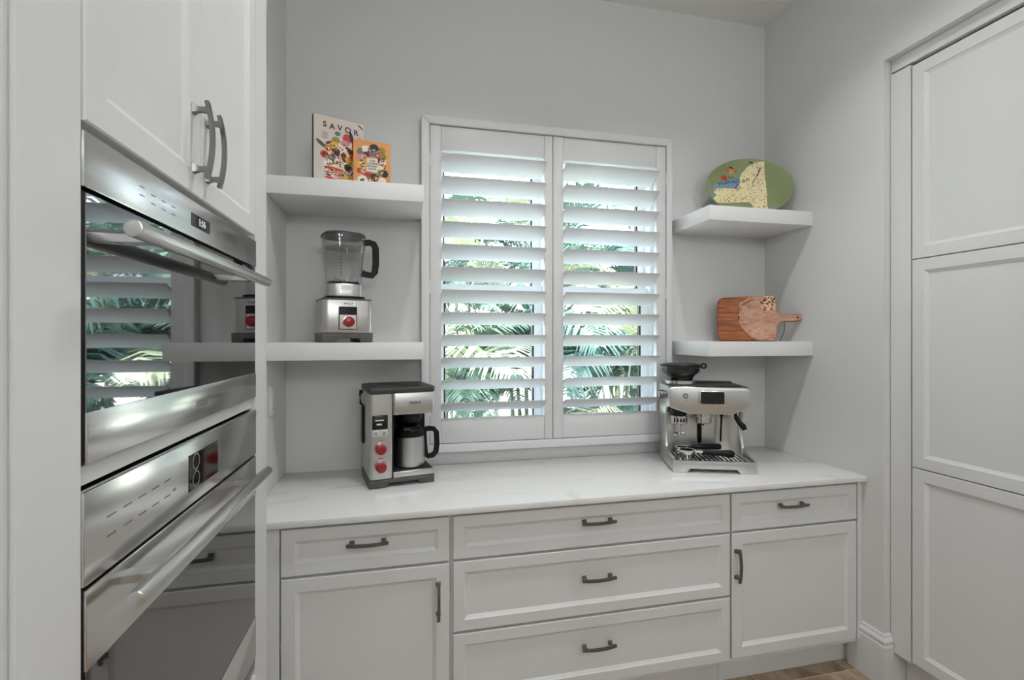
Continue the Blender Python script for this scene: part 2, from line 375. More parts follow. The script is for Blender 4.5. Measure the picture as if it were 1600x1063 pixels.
# ------------------------------------------------------------------ shelves
def shelf(x0, x1, z0, label):
    o = B().box(x0, x1, -.345, -.001, z0, z0+.073, .0015, 2).done('floating_shelf', 'shelf_white'); tag(o, label, 'shelf', 'thick floating shelves beside the window')
SZ1, SZ2 = 1.459, 2.137
shelf(XL+.001, .082, SZ2, 'upper floating shelf left of the window, holding two books'); shelf(XL+.001, .082, SZ1, 'lower floating shelf left of the window, holding the blender')
shelf(1.472, XR-.001, SZ2, 'upper floating shelf right of the window, holding the green platter'); shelf(1.472, XR-.001, SZ1, 'lower floating shelf right of the window, holding the wooden board')
ST1, ST2 = SZ1+.073, SZ2+.073

# ------------------------------------------------------------------ base cabinets and worktop
def pull(parent, mtx, L=.145):
    # arched bar pull along local x, standing off -y
    b = B(); n = 14; path = []; h0, sag = .030, .010
    for i in range(n+1):
        t_ = -1+2*i/n; path.append((t_*L/2, -(h0+sag*(1-t_*t_)-sag*.5), 0))
    b.tube(path, 0, rect=[(.0075, .011)]*len(path), up=(0, 0, 1))
    for sg in (-1, 1):
        x = sg*L*.385
        b.tube([(x, -.0005, 0), (x, -.006, 0), (x, -.014, 0), (x, -.030, 0)], 0, rect=[(.018, .018), (.013, .013), (.009, .010), (.012, .010)], up=(0, 0, 1))
    return b.done('handle', 'nickel', parent, world=False, mtx=mtx, label='brushed nickel arched bar pull', smooth=30)
CF = -.600                                           # carcass face; fronts stand 20 mm proud
def front(root, name, x0, x1, z0, z1, handle, rail=.056):
    l = root.location; o = B().panel(x1-x0, z1-z0, rail=rail).done(name, 'cabinet_white', root, mtx=T(x0-l.x, CF-l.y, z0-l.z), smooth=20)
    hx, hz, vert = handle
    m = T(hx-l.x, CF-.02-l.y, hz-l.z)
    if vert: m = m @ Matrix.Rotation(R(90), 4, 'Y')
    pull(o, m); return o
def filler(root, x0, x1):
    l = root.location; B().box(x0, x1, CF-.02, CF, .153, .886).done('filler', 'cabinet_white', root, mtx=T(-l.x, -l.y, -l.z), smooth=0)
def carcass(root, x0, x1):
    b = B().box(x0, x1, CF, -.002, .128, .888); b.box(x0, x1, -.532, -.516, .001, .127)
    l = root.location; b.done('body', 'cabinet_white', root, mtx=T(-l.x, -l.y, -l.z), smooth=0)
c1 = thing('base_cabinet', 'white base cabinet under the coffee maker, one drawer over a door hinged left', 'cabinet', (-.18, -.3, 0), group='white base cabinets under the worktop')
carcass(c1, XL+.001, .172); filler(c1, XL+.001, -.4275); front(c1, 'drawer', -.423, .166, .708, .873, (-.128, .808, 0)); front(c1, 'door', -.423, .166, .152, .698, (.126, .570, 1), .062)
c2 = thing('drawer_cabinet', 'wide white base cabinet with three stacked drawers below the window', 'cabinet', (.78, -.3, 0), group='white base cabinets under the worktop')
carcass(c2, .1735, 1.3835)
for z0, z1, hz in ((.710, .873, .811), (.434, .700, .584), (.150, .424, .309)): front(c2, 'drawer', .182, 1.381, z0, z1, (.765, hz, 0))
c3 = thing('base_cabinet', 'white base cabinet under the espresso machine, one drawer over a door hinged right', 'cabinet', (1.72, -.3, 0), group='white base cabinets under the worktop')
carcass(c3, 1.385, XR-.001); filler(c3, 2.0565, XR-.001); front(c3, 'drawer', 1.390, 2.052, .710, .873, (1.690, .807, 0)); front(c3, 'door', 1.390, 2.052, .155, .700, (1.409, .568, 1), .062)
wt = B().box(XL+.001, XR-.001, -.646, -.001, .889, .914, .003, 2).done('worktop', 'quartz'); tag(wt, 'white quartz worktop with faint grey veins along the back wall', 'worktop')

# ------------------------------------------------------------------ oven tower
XF = -.416; XS = -.4155; TY0, TY1 = -1.811, -.829; OY0, OY1 = -1.702, -.945; XD = -.432
tw = thing('oven_cabinet', 'tall white cabinet at the left housing two ovens', 'cabinet', (-.75, -1.3, 0))
b = B()
b.box(-1.19, XS, TY0, OY0-.001, 0, ZC-.002).box(-1.19, XS, OY1+.001, TY1, 0, ZC-.002)       # side gables with stiles
b.box(-1.19, -1.15, OY0, OY1, 0, ZC-.002)
b.box(-1.15, XD-.0005, OY0-.002, OY1+.002, .0, .605).box(-1.15, XS-.012, OY0-.002, OY1+.002, 1.352, 1.378).box(-1.15, XD-.0005, OY0-.002, OY1+.002, 1.832, ZC-.002)
b.done('body', 'cabinet_white', tw, world=True, smooth=0)
ysp = -1.330
for y0, y1, hy in ((OY0+.002, ysp-.0015, ysp-.036), (ysp+.0015, OY1-.012, ysp+.030)):
    m = T(XD, y0, 1.842) @ Matrix.Rotation(R(90), 4, 'Z'); l = tw.location
    d = B().panel(y1-y0, .95, T=.02, rail=.062).done('door', 'cabinet_white', tw, mtx=T(-l.x, -l.y, -l.z) @ m, smooth=20)
    pull(d, T(-l.x, -l.y, -l.z) @ T(XF+.004, hy, 1.952) @ Matrix.Rotation(R(90), 4, 'Z') @ Matrix.Rotation(R(90), 4, 'Y'), .155)
for y0, y1 in ((OY0+.002, ysp-.0015), (ysp+.0015, OY1-.012)):
    B().panel(y1-y0, ZC-.03-2.797, T=.02, rail=.062).done('door', 'cabinet_white', tw, mtx=T(-tw.location.x, -tw.location.y, 0) @ T(XD, y0, 2.797) @ Matrix.Rotation(R(90), 4, 'Z'), smooth=20)
B().panel(OY1-OY0, .50, T=.02, rail=.062).done('drawer', 'cabinet_white', tw, mtx=T(-tw.location.x, -tw.location.y, 0) @ T(XD, OY0, .09) @ Matrix.Rotation(R(90), 4, 'Z'), smooth=20)
SIDE = Matrix.Rotation(R(90), 4, 'Z') @ FACE         # text facing +x
def bar(parent, z, y0, y1, xb=-.360, r=.0125):
    b = B().cyl((xb, y0, z), (xb, y1, z), r, n=28, bev=.003)
    h = b.done('handle', 'steel', parent, world=True, label='round steel bar handle', smooth=30)
    for y in (y0+.085, y1-.085): B().tube([(XF-.006, y, z-.002), (xb, y, z)], 0, rect=(.028, .012), up=(0, 0, 1)).done('bracket', 'steel', h, world=True)
    return h
# upper oven
ov = thing('wall_oven', 'upper built-in steel oven with a dark mirror-like glass door', 'oven', (-.75, -1.32, 1.378), group='built-in ovens in the tall cabinet')
B().box(-1.1, XS-.010, OY0+.004, OY1-.004, 1.381, 1.829).done('body', 'black_trim', ov, world=True)
cp = B().box(XS-.008, XF+.004, OY0, OY1, 1.754, 1.829, .002, 2).done('control_panel', 'steel_y', ov, world=True)
B().box(XF+.0035, XF+.0052, -1.374, -1.284, 1.777, 1.803, .0004, 1).done('display', 'display', cp, world=True)
text('clock_digits', '1:16', .020, 'lit_digits', cp, T(-ov.location.x, -ov.location.y, -ov.location.z) @ T(XF+.0056, -1.326, 1.790) @ SIDE)
for i in range(4):
    for j in range(2):
        B().box(XF+.004, XF+.0044, -1.566+i*.036, -1.552+i*.036, 1.792-j*.014+(.004 if i == 0 else 0), 1.7935-j*.014+(.004 if i == 0 else 0)).done('touch_mark', 'print_grey', cp, world=True, smooth=0)
od = B().box(XS-.008, XF, OY0+.002, OY1-.002, 1.384, 1.750, .002, 2).done('door', 'black_trim', ov, world=True)
B().box(XF-.001, XF+.0025, OY0+.006, OY1-.004, 1.452, 1.7485, .001, 1).done('door_glass', 'oven_glass', od, world=True)
B().box(XF-.001, XF+.004, OY0+.006, OY1-.002, 1.384, 1.4535, .0015, 2).done('door_trim', 'steel_y', od, world=True)
text('brand_mark', 'WOLF', .020, 'print_grey', od, T(-ov.location.x, -ov.location.y, -ov.location.z) @ T(XF+.0042, -1.322, 1.416) @ SIDE, spacing=1.1)
bar(od, 1.703, -1.695, -1.035)
# lower oven
ow = thing('wall_oven', 'lower built-in steel oven with touch controls above its dark glass door', 'oven', (-.75, -1.32, .61), group='built-in ovens in the tall cabinet')
B().box(-1.1, XS-.010, OY0+.004, OY1-.004, .612, 1.346).done('body', 'black_trim', ow, world=True)
cp = B().box(XS-.008, XF+.004, OY0, OY1, 1.222, 1.348, .002, 2).done('control_panel', 'steel_y', ow, world=True)
B().box(XF+.0035, XF+.0052, -1.386, -1.237, 1.249, 1.321, .0005, 1).done('display', 'display', cp, world=True)
for zc_ in (1.303, 1.268):
    B().lathe([(.014, 0), (.017, 0), (.017, .0004), (.014, .0004)], n=28, closed=True, mtx=Matrix.Rotation(R(90), 4, 'Y')).done('dial_graphic', 'print_grey', cp, mtx=T(-ow.location.x, -ow.location.y, -ow.location.z) @ T(XF+.0052, -1.355, zc_))
for j in range(2):
    for i in range(5):
        B().box(XF+.004, XF+.0044, -1.652+i*.042, -1.630+i*.042, 1.297-j*.028, 1.2995-j*.028).done('touch_mark', 'print_grey', cp, world=True, smooth=0)
B().box(XF+.004, XF+.0044, -1.452, -1.440, 1.272, 1.276).done('touch_mark', 'print_grey', cp, world=True, smooth=0)
od = B().box(XS-.008, XF, OY0+.002, OY1-.002, .640, 1.217, .002, 2).done('door', 'black_trim', ow, world=True)
B().box(XF-.001, XF+.004, OY0+.004, OY1-.002, 1.108, 1.2165, .0015, 2).done('door_trim', 'steel_y', od, world=True)
B().box(XF-.001, XF+.004, OY0+.004, OY1-.002, .642, .760, .0015, 2).done('door_trim', 'steel_y', od, world=True)
B().box(XF-.001, XF+.0025, OY0+.006, OY1-.004, .7605, 1.1075, .001, 1).done('door_glass', 'oven_glass', od, world=True)
bar(od, 1.193, -1.690, -1.030)
for i in range(3): B().box(XS-.008, XF+.002, OY0+.004, OY1-.002, .612+i*.009, .6165+i*.009).done('vent_slat', 'steel', ow, world=True, smooth=0)

# ------------------------------------------------------------------ pantry in the right-hand recess
pn = thing('pantry_cabinet', 'tall white panelled pantry cabinet set into the right wall', 'cabinet', (2.43, -1.7, 0))
b = B().box(XP+.02, 2.74, -2.69, YE-.003, .158, 2.722).box(XP, XP+.02, -.812, YE-.003, .158, 2.722).box(2.185, 2.2, -2.69, YE-.02, .001, .157)
b.box(XP+.004, XP+.03, -2.69, YE-.003, 2.733, 2.783)
b.done('body', 'cabinet_white', pn, world=True, smooth=0)
for y in (-.817, -1.272+.0):
    for z0, z1 in ((.163, .997), (1.001, 1.884), (1.888, 2.714)):
        B().panel(.452, z1-z0, T=.02, rail=.062).done('door', 'cabinet_white', pn, mtx=T(-pn.location.x, -pn.location.y, 0) @ T(XP+.02, y, z0) @ Matrix.Rotation(R(-90), 4, 'Z'), smooth=20)

# ------------------------------------------------------------------ switch plate, downlights
sp = thing('switch_plate', 'white switch plate on the left niche wall above the worktop', 'switch', (XL, -.255, 1.29))
B().box(0.0005, .006, -.037, .037, -.062, .062, .002, 2).done('plate', 'trim_white', sp)
B().box(.005, .0085, -.017, .017, -.034, .034, .001, 1).done('rocker', 'trim_white', sp)
for i, (x, y, lab) in enumerate(((.28, -1.08, 'recessed ceiling downlight in front of the left shelves'), (1.30, -1.08, 'recessed ceiling downlight in front of the right shelves'))):
    r = thing('downlight', lab, 'light', (x, y, ZC), group='recessed ceiling downlights')
    B().lathe([(.058, -.001), (.075, -.001), (.075, -.004), (.060, -.008), (.056, -.004)], n=32, closed=True).done('trim_ring', 'trim_white', r)
    B().lathe([(0, -.0015), (.055, -.0015), (.055, -.004), (0, -.004)], n=32).done('lens', 'lamp_lens', r)
    ld = bpy.data.lights.new('downlight_lamp', 'AREA'); ld.shape = 'DISK'; ld.size = .10; ld.energy = DOWNLIGHT_W; ld.spread = R(120); ld.color = (.97, .985, 1)
    lo = bpy.data.objects.new('lamp', ld); COL.objects.link(lo); lo.parent = r; lo.location = (0, 0, -.012)

for x, y, lab in ((.35, -3.5, 'added glowing fill globe, unseen behind the camera, nearer the ovens'), (1.5, -4.6, 'added glowing fill globe, unseen at the rear of the room')):  # unseen hanging globes, added as a soft fill light
    r = thing('fill_globe', lab, 'lamp', (x, y, ZC), group='added fill globes, unseen in the rear of the room')
    B().cyl((0, 0, -.001), (0, 0, -.022), .065, .05, 28, .004).done('canopy', 'nickel', r); B().cyl((0, 0, -.02), (0, 0, -.66), .005, n=10).done('rod', 'nickel', r)
    B().sphere((0, 0, -.80), .15, n=32).done('globe', 'fill_globe_glow', r); B().cyl((0, 0, -.64), (0, 0, -.665), .03, .04, 24).done('cap', 'nickel', r)

# ------------------------------------------------------------------ flat print helper
def prints(name, parent, shapes, base_y, yf=None):
    # flat ink shapes on a cover: (cx, cz, rx, rz, rot, material[, sides]); each a hair above the last
    bm = bmesh.new(); mats = []
    for k, sh in enumerate(shapes):
        cx, cz, rx, rz, rot, m = sh[:6]; n = sh[6] if len(sh) > 6 else 14
        if m not in mats: mats.append(m)
        vs_ = []
        for i in range(n):
            a = 2*math.pi*(i+.5*(n == 4))/n; x, z = rx*math.cos(a), rz*math.sin(a)
            X, Z = cx+x*math.cos(rot)-z*math.sin(rot), cz+x*math.sin(rot)+z*math.cos(rot)
            vs_.append(bm.verts.new((X, (yf(X, Z) if yf else base_y)-.0003-k*.000004, Z)))
        f = bm.faces.new(vs_); f.material_index = mats.index(m)
    b = B(); b.bm.free(); b.bm = bm; return b.done(name, mats, parent, smooth=0)

# ------------------------------------------------------------------ two books on the upper left shelf
def book(label, loc, ang, W_, H_, D_, cover, spine):
    r = thing('book', label, 'book', loc, ang)
    B().box(0, W_, 0, .0022, 0, H_, .0005, 1).done('front_cover', cover, r)
    B().box(0, W_, D_-.0022, D_, 0, H_, .0005, 1).done('back_cover', cover, r)
    B().box(-.0018, .0004, .0002, D_-.0002, 0, H_).done('spine', spine, r)
    B().box(.001, W_-.003, .0023, D_-.0023, .002, H_-.002).done('pages', 'pages', r, smooth=0)
    return r
BW, BH = .207, .283
bk = book('tall cookbook with SAVOR on its cover, standing on the upper left shelf', (-.369, -.302, ST2+.0005), R(19.5), BW, BH, .026, 'paper', 'black_plastic')
def sv(cx, cy): t_ = 120+(cx-175)*.26; bo = 921+(cx-175)*.12; return ((cx-165)/580*BW, (bo-cy)/(bo-t_)*BH)
sh = []
def P_(cx, cy, rx, rz, rot, m, n=14): x, z = sv(cx, cy); sh.append((x, z, rx/580*BW, rz/800*BH, R(rot), m, n))
P_(480, 610, 180, 200, -20, 'f_cream', 20)
for a in ((250, 475, 75, 22, -38, 'f_leaf'), (340, 465, 45, 18, 20, 'f_wine'), (415, 440, 50, 40, 0, 'f_olive'), (400, 490, 50, 35, 0, 'f_yellow'), (545, 430, 52, 62, 0, 'f_tomato'), (520, 480, 60, 40, 0, 'f_pink'), (580, 570, 60, 26, -45, 'f_wine'), (600, 420, 22, 80, 15, 'f_black'),
          (340, 530, 55, 40, 0, 'p_orange'), (285, 600, 48, 45, 0, 'f_tomato'), (285, 600, 30, 26, 0, 'f_wine'), (420, 575, 45, 48, 0, 'f_black'), (375, 640, 55, 50, 0, 'f_grey'), (505, 620, 34, 36, 0, 'f_wine'), (510, 665, 30, 30, 0, 'f_wine'), (570, 670, 50, 42, 0, 'f_yellow'), (580, 590, 70, 18, -48, 'f_black'),
          (450, 700, 50, 75, 0, 'f_cream'), (330, 710, 60, 50, 10, 'f_cream'), (560, 760, 48, 48, 0, 'f_black'), (585, 720, 24, 24, 0, 'f_olive'), (600, 640, 30, 50, 0, 'p_orange'), (650, 560, 50, 120, 0, 'f_wine'), (700, 470, 30, 60, 0, 'f_pink'),
          (515, 880, 34, 34, 0, 'f_yellow'), (575, 885, 34, 34, 0, 'f_yellow'), (435, 365, 34, 28, 0, 'f_grey'), (705, 300, 40, 10, -40, 'f_leaf')): P_(*a)
for i in range(5): P_(400, 770+i*30, 120, 17, -6, ('f_tomato', 'f_pink')[i % 2], 8); P_(330+20*i, 780+i*24, 40, 8, 0, 'f_cream', 8)
rd = random.Random(3)
for i in range(150): P_(rd.uniform(300, 640), rd.uniform(480, 860), rd.uniform(7, 14), rd.uniform(7, 14), 0, rd.choice(['f_black', 'f_wine', 'f_olive', 'f_cream', 'f_yellow', 'f_tomato']), 8)
for i in range(4): P_(290, 340+i*22, 55, 3, -12, 'f_grey', 4)
prints('cover_picture', bk, sh, -.0001)
for ch, cx, cy in (('S', 288, 250), ('A', 372, 283), ('V', 462, 303), ('O', 555, 330), ('R', 652, 365)):
    x, z = sv(cx, cy); text('title_letter', ch, .033, 'ink', bk, T(x, -.0016, z) @ FACE, .0001)
SW, SH = .151, .190
b2 = book('small orange food-card book leaning in front of the tall cookbook', (-.208, -.302, ST2+.0005), R(8.3), SW, SH, .022, 'cover_orange', 'cover_orange')
sh = []
def Q_(cx, cy, rx, rz, rot, m, n=14):
    t_ = 425+(cx-640)*.17; bo = 953+(cx-640)*.08; sh.append(((cx-640)/430*SW, (bo-cy)/(bo-t_)*SH, rx/430*SW, rz/520*SH, R(rot), m, n))
for a in ((715, 575, 42, 42, 0, 'f_grey'), (775, 545, 55, 48, 8, 'f_cream', 4), (875, 540, 55, 45, 0, 'f_black'), (965, 575, 45, 40, 0, 'f_olive'), (730, 640, 50, 34, 0, 'f_pink'), (800, 610, 50, 32, 0, 'f_wine'), (860, 610, 46, 36, 0, 'f_grey'), (920, 630, 34, 34, 0, 'f_wine'), (920, 630, 22, 22, 0, 'f_pink'), (990, 640, 34, 40, 0, 'f_olive'),
          (715, 730, 48, 45, -20, 'f_yellow'), (940, 690, 30, 30, 0, 'f_wine'), (980, 710, 40, 28, 0, 'f_cream'), (710, 800, 40, 34, 0, 'f_tomato'), (760, 815, 36, 30, 0, 'f_pink'), (950, 770, 42, 26, 0, 'f_cream'), (1000, 840, 46, 46, 0, 'f_black'), (940, 830, 40, 40, 0, 'f_olive'), (815, 850, 42, 42, 0, 'f_tomato'), (875, 880, 50, 48, 0, 'f_black'), (740, 910, 60, 55, 0, 'f_cream'), (735, 910, 30, 16, 20, 'f_leaf'), (975, 915, 46, 36, 0, 'f_cream')): Q_(*a)
for i in range(110):
    an = rd.uniform(0, 6.28); Q_(860+150*math.cos(an)*rd.uniform(.7, 1.05), 720+190*math.sin(an)*rd.uniform(.7, 1.05), 10, 10, 0, rd.choice(['f_wine', 'f_black', 'f_cream', 'f_olive', 'f_tomato']), 7)
Q_(855, 740, 92, 112, 0, 'f_cream', 4)
prints('cover_picture', b2, sh, -.0001)
for i, wd in enumerate(('THE', 'CHEESE', 'BOARD', 'DECK')): text('title_word', wd, .0125, 'ink', b2, T(.0755, -.0012, .104-i*.0115) @ FACE, .0001)

# ------------------------------------------------------------------ green platter with a painted map
pl = thing('platter', 'green oval platter painted with a cream speckled map, on the upper right shelf', 'platter', (1.827, -.200, ST2+.004)); pl.rotation_euler = (R(-9), 0, R(-14))
PA, PB = .233, .160
def psurf(x, z): s_ = math.hypot(x/PA, (z-PB)/PB); return -.016*max(0, (s_-.55)/.45)**1.6
def ring(s_, y, n=72): return [(PA*s_*math.cos(2*math.pi*i/n), y, PB+PB*s_*math.sin(2*math.pi*i/n)) for i in range(n)]
bm = bmesh.new(); rows = []
for s_ in (.05, .3, .55, .65, .75, .85, .93, .98, 1.0): rows.append([bm.verts.new(p) for p in ring(s_, psurf(PA*s_, PB))])
for s_, y in ((1.006, -.0145), (1.0, -.012), (.9, -.004), (.7, .006), (.6, .011), (.57, .011), (.55, .007), (.3, .006), (.05, .006)): rows.append([bm.verts.new(p) for p in ring(s_, y)])
n = 72
for a, b in zip(rows, rows[1:]):
    for i in range(n): bm.faces.new((a[i], b[i], b[(i+1) % n], a[(i+1) % n]))
bm.faces.new(rows[0]); bm.faces.new(rows[-1]); bmesh.ops.recalc_face_normals(bm, faces=bm.faces[:])
b = B(); b.bm.free(); b.bm = bm; b.done('dish', 'glaze_green', pl, smooth=50)
def pc(cx, cy): return ((cx-862)/889*2*PA, (655-cy)/537*2*PB)
def inside(p, poly):
    x, y = p; c_ = False; j = len(poly)-1
    for i in range(len(poly)):
        (xi, yi), (xj, yj) = poly[i], poly[j]
        if (yi > y) != (yj > y) and x < (xj-xi)*(y-yi)/(yj-yi)+xi: c_ = not c_
        j = i
    return c_
regions = [('glaze_blue', [(445, 415), (520, 350), (640, 318), (770, 280), (775, 310), (745, 400), (600, 392), (520, 402), (470, 425)]), ('glaze_blue', [(422, 462), (505, 455), (440, 525), (425, 500)]), ('glaze_blue', [(1040, 628), (1085, 580), (1225, 562), (1232, 590), (1185, 640)]),
           ('cream', [(1030, 145), (1042, 420), (1028, 610), (1000, 632), (905, 622), (872, 545), (842, 530), (450, 548), (440, 532), (520, 462), (482, 440), (520, 400), (600, 390), (742, 402), (762, 330), (790, 260), (870, 180), (940, 152)])]
CW = .0026
for m_, poly in regions:
    pp = [pc(*q) for q in poly]; bm = bmesh.new(); x0, x1 = min(q[0] for q in pp), max(q[0] for q in pp); z0, z1 = min(q[1] for q in pp), max(q[1] for q in pp); V = {}
    def gv(i, j):
        if (i, j) not in V: X, Z = x0+i*CW, z0+j*CW; V[i, j] = bm.verts.new((X, psurf(X, Z)-.0004, Z))
        return V[i, j]
    for i in range(int((x1-x0)/CW)+1):
        for j in range(int((z1-z0)/CW)+1):
            q = (x0+(i+.5)*CW, z0+(j+.5)*CW)
            if inside(q, pp) and math.hypot(q[0]/PA, (q[1]-PB)/PB) < .97: bm.faces.new((gv(i, j), gv(i+1, j), gv(i+1, j+1), gv(i, j+1)))
    b = B(); b.bm.free(); b.bm = bm; b.done('painted_map' if m_ == 'cream' else 'painted_water', m_, pl, smooth=60)
mp_ = [pc(*q) for q in regions[3][1]]; sh = []
while len(sh) < 240:
    x, z = rd.uniform(-.22, .1), rd.uniform(.01, .31)
    if inside((x, z), mp_) and math.hypot(x/PA, (z-PB)/PB) < .94:
        k_ = rd.random(); sh.append((x, z, rd.uniform(.0015, .0034)*(2.2 if k_ > .6 else 1), rd.uniform(.0012, .0026), rd.uniform(0, 3), 'ink' if k_ < .45 else rd.choice(['ochre', 'p_red', 'p_orange', 'glaze_green', 'ink_blue', 'ochre']), 7))
for cx, cy, rx, rz, ro, m_ in ((690, 225, .020, .012, -.3, 'p_orange'), (660, 225, .012, .006, -1.1, 'p_red'), (690, 205, .016, .005, -.4, 'f_black'), (735, 232, .008, .002, -.3, 'f_black'), (685, 240, .010, .005, 0, 'f_cream'), (612, 295, .017, .014, 0, 'p_red'), (605, 290, .006, .005, 0, 'p_orange'), (668, 292, .004, .008, .5, 'f_leaf'), (698, 292, .006, .004, .8, 'f_leaf'), (940, 600, .014, .009, 0, 'p_orange'), (895, 155, .013, .004, -.4, 'f_black')):
    x, z = pc(cx, cy); sh.append((x, z, rx, rz, ro, m_, 14))
prints('painted_motifs', pl, sh, 0, lambda x, z: psurf(x, z)-.0004)
b = B()
for line in ([(540, 350), (555, 340), (560, 372), (570, 345), (590, 335), (600, 360), (620, 345), (640, 330), (632, 320), (622, 345), (640, 352), (662, 325), (672, 350), (688, 325), (700, 345), (716, 318)],
             [(712, 320), (728, 348), (752, 312), (765, 308), (770, 340), (735, 370), (722, 395), (745, 412), (770, 395), (762, 365), (745, 360)], [(800, 330), (812, 310), (826, 325), (812, 342), (800, 332)], [(836, 335), (850, 300), (856, 312), (870, 306)], [(900, 350), (935, 300), (985, 230), (995, 205), (985, 200), (975, 235), (960, 280)]):
    b.tube([(X, psurf(X, Z)-.0007, Z) for X, Z in [pc(*q) for q in line]], .0019, 5)
b.done('painted_script', 'ink_blue', pl, smooth=60)

# ------------------------------------------------------------------ wooden paddle board
wb = thing('serving_board', 'brown wooden paddle board with a pale live-edge inlay, on the lower right shelf', 'board', (1.690, -.108, ST1+.003)); wb.rotation_euler = (R(-7), 0, R(-25))
def bc(cx, cy): return ((cx-520)/2033, (655-cy)/2033)
outline = [bc(*q) for q in ((560, 652), (1085, 655), (1112, 640), (1128, 610), (1130, 530), (1142, 480), (1170, 452), (1215, 440), (1340, 440), (1375, 430), (1395, 400), (1385, 370), (1345, 357), (1290, 365), (1215, 372), (1165, 352), (1140, 320), (1130, 270), (1128, 190), (1118, 165), (1085, 152), (860, 150), (600, 163), (560, 172), (538, 190), (528, 220), (522, 420), (525, 600), (535, 635))]
B().prism(outline, 'y', 0, .016, .003, 2).done('plank', 'wood', wb, smooth=30)
inl = [bc(*q) for q in ((935, 650), (860, 606), (790, 520), (748, 440), (752, 380), (775, 300), (757, 262), (775, 236), (845, 198), (878, 156), (1084, 156), (1112, 170), (1122, 195), (1124, 270), (1135, 325), (1162, 358), (1215, 378), (1290, 371), (1345, 363), (1380, 374), (1389, 400), (1372, 425), (1338, 434), (1215, 434), (1166, 447), (1137, 478), (1125, 530), (1122, 610), (1108, 635), (1084, 650))]
B().prism(inl, 'y', -.0012, .004, .0004, 1).done('inlay', 'wood_blush', wb, smooth=30)
edge = [bc(*q) for q in ((930, 648), (860, 605), (785, 515), (745, 440), (748, 380), (770, 300), (755, 262), (772, 238), (843, 200), (874, 158))]
B().tube([(x, -.001, z) for x, z in edge], [.004, .006, .007, .006, .005, .006, .006, .009, .010, .005], 8).done('live_edge', 'wood_pale', wb, smooth=60)
b = B(); b2_ = B()
for i in range(95):
    x, z = bc(rd.gauss(1055, 36), rd.gauss(230, 42)); (b if i % 3 else b2_).sphere((max(.205, min(.293, x)), -.002, max(.17, min(.243, z))), rd.uniform(.0035, .0065), (1.2, .6, 1), 8)
for i in range(16): x, z = bc(rd.gauss(930, 40), rd.gauss(575, 24)); b.sphere((x, -.0012, z), rd.uniform(.002, .004), (1.5, .4, .8), 8)
for i in range(10): x, z = bc(800+i*12+rd.uniform(-8, 8), 238-i*4+rd.uniform(-8, 8)); b2_.sphere((x, -.0012, z), rd.uniform(.002, .0035), (1.5, .4, .8), 8)
B().cyl((.404, -.0016, .127), (.404, -.0011, .127), .006, n=16).done('hole_shade_disc', 'bark_dark', wb)  # dark disc on the handle; its colour stands in for a hole's shade
b.done('bark_bits', 'bark_bits', wb, kind='stuff'); b2_.done('bark_bits', 'bark_dark', wb, kind='stuff')
B().tube([(.345, .018, .125), (.352, .05, .06), (.335, .075, .008)], .0016, 8).tube([(.20, .02, .16), (.20, .06, .08), (.20, .085, .014)], .0016, 8).done('prop_wire', 'black_trim', wb)

# ------------------------------------------------------------------ blender on the lower left shelf
bl = thing('blender', 'steel countertop blender with clear jar, black handle and red knob', 'blender', (-.262, -.205, ST1+.0005), R(18))
def rrect(x0, x1, y0, y1, r, n=5): return arc(x1-r, y1-r, r, 0, 90, n)+arc(x0+r, y1-r, r, 90, 180, n)+arc(x0+r, y0+r, r, 180, 270, n)+arc(x1-r, y0+r, r, 270, 360, n)
bs = B().prism([(-.104, 0), (-.046, 0), (-.038, .016), (.046, .016), (.054, 0), (.104, 0), (.106, .040), (-.106, .040)], 'y', -.098, .098, .006, 2).done('base', 'grey_plastic', bl)
b = B().prism(rrect(-.106, .106, -.1, .1, .03), 'z', .0405, .180, .003, 2); hs = b.done('housing', 'steel_v', bl, smooth=40)
B().prism(rrect(-.105, .105, -.099, .099, .03), 'z', .180, .187, .003, 2).done('top_rim', 'grey_plastic', bl)
B().box(-.039, .036, -.1025, -.0995, .054, .152, .004, 2).done('control_face', 'black_plastic', bl)
B().box(-.036, .033, -.1035, -.102, .057, .118, .003, 2).done('dial_plate', 'white_face', bl)
B().lathe([(.020, 0), (.027, 0), (.027, .003), (.020, .003)], n=32, closed=True, mtx=Matrix.Rotation(R(90), 4, 'X')).done('dial_ring', 'chrome', bl, mtx=T(.0, -.1035, .087))
B().cyl((0, -.103, .087), (0, -.132, .087), .0235, .0215, 32, .004).done('knob', 'red_knob', bl, label='red speed knob')
B().box(-.026, .028, -.1015, -.0995, .159, .170).done('badge', 'chrome', bl, smooth=0)
text('badge_text', 'WOLF', .0125, 'ink', bl, T(.001, -.1018, .1645) @ FACE, .0002, 1.2)
B().prism(rrect(-.083, .083, -.083, .083, .04), 'z', .188, .199, .003, 2).done('jar_seat', 'black_plastic', bl)
B().lathe([(.074, .1995), (.0745, .203), (.0745, .250), (.072, .253), (.0, .253)], n=48, sq=4).done('jar_collar', 'steel_v', bl, smooth=40)
jar = B().lathe([(.070, .2535), (.0735, .262), (.078, .34), (.084, .405), (.088, .41), (.088, .462), (.085, .462), (.085, .413), (.081, .407), (.075, .34), (.0705, .265), (.0, .262), (0, .2535)], n=56, sq=3.2)
jar = jar.done('jar', 'jar_clear', bl, smooth=50)
B().lathe([(.0, .258), (.066, .258), (.066, .262), (.0, .264)], n=40, sq=3).done('jar_floor', 'black_trim', bl)
B().cyl((0, 0, .262), (0, 0, .275), .012, .008, 16).tube([(0, 0, .272), (.03, .005, .28), (.042, .006, .292)], 0, rect=(.012, .002)).tube([(0, 0, .272), (-.03, -.005, .278), (-.042, -.006, .286)], 0, rect=(.012, .002)).done('blade', 'chrome', bl)
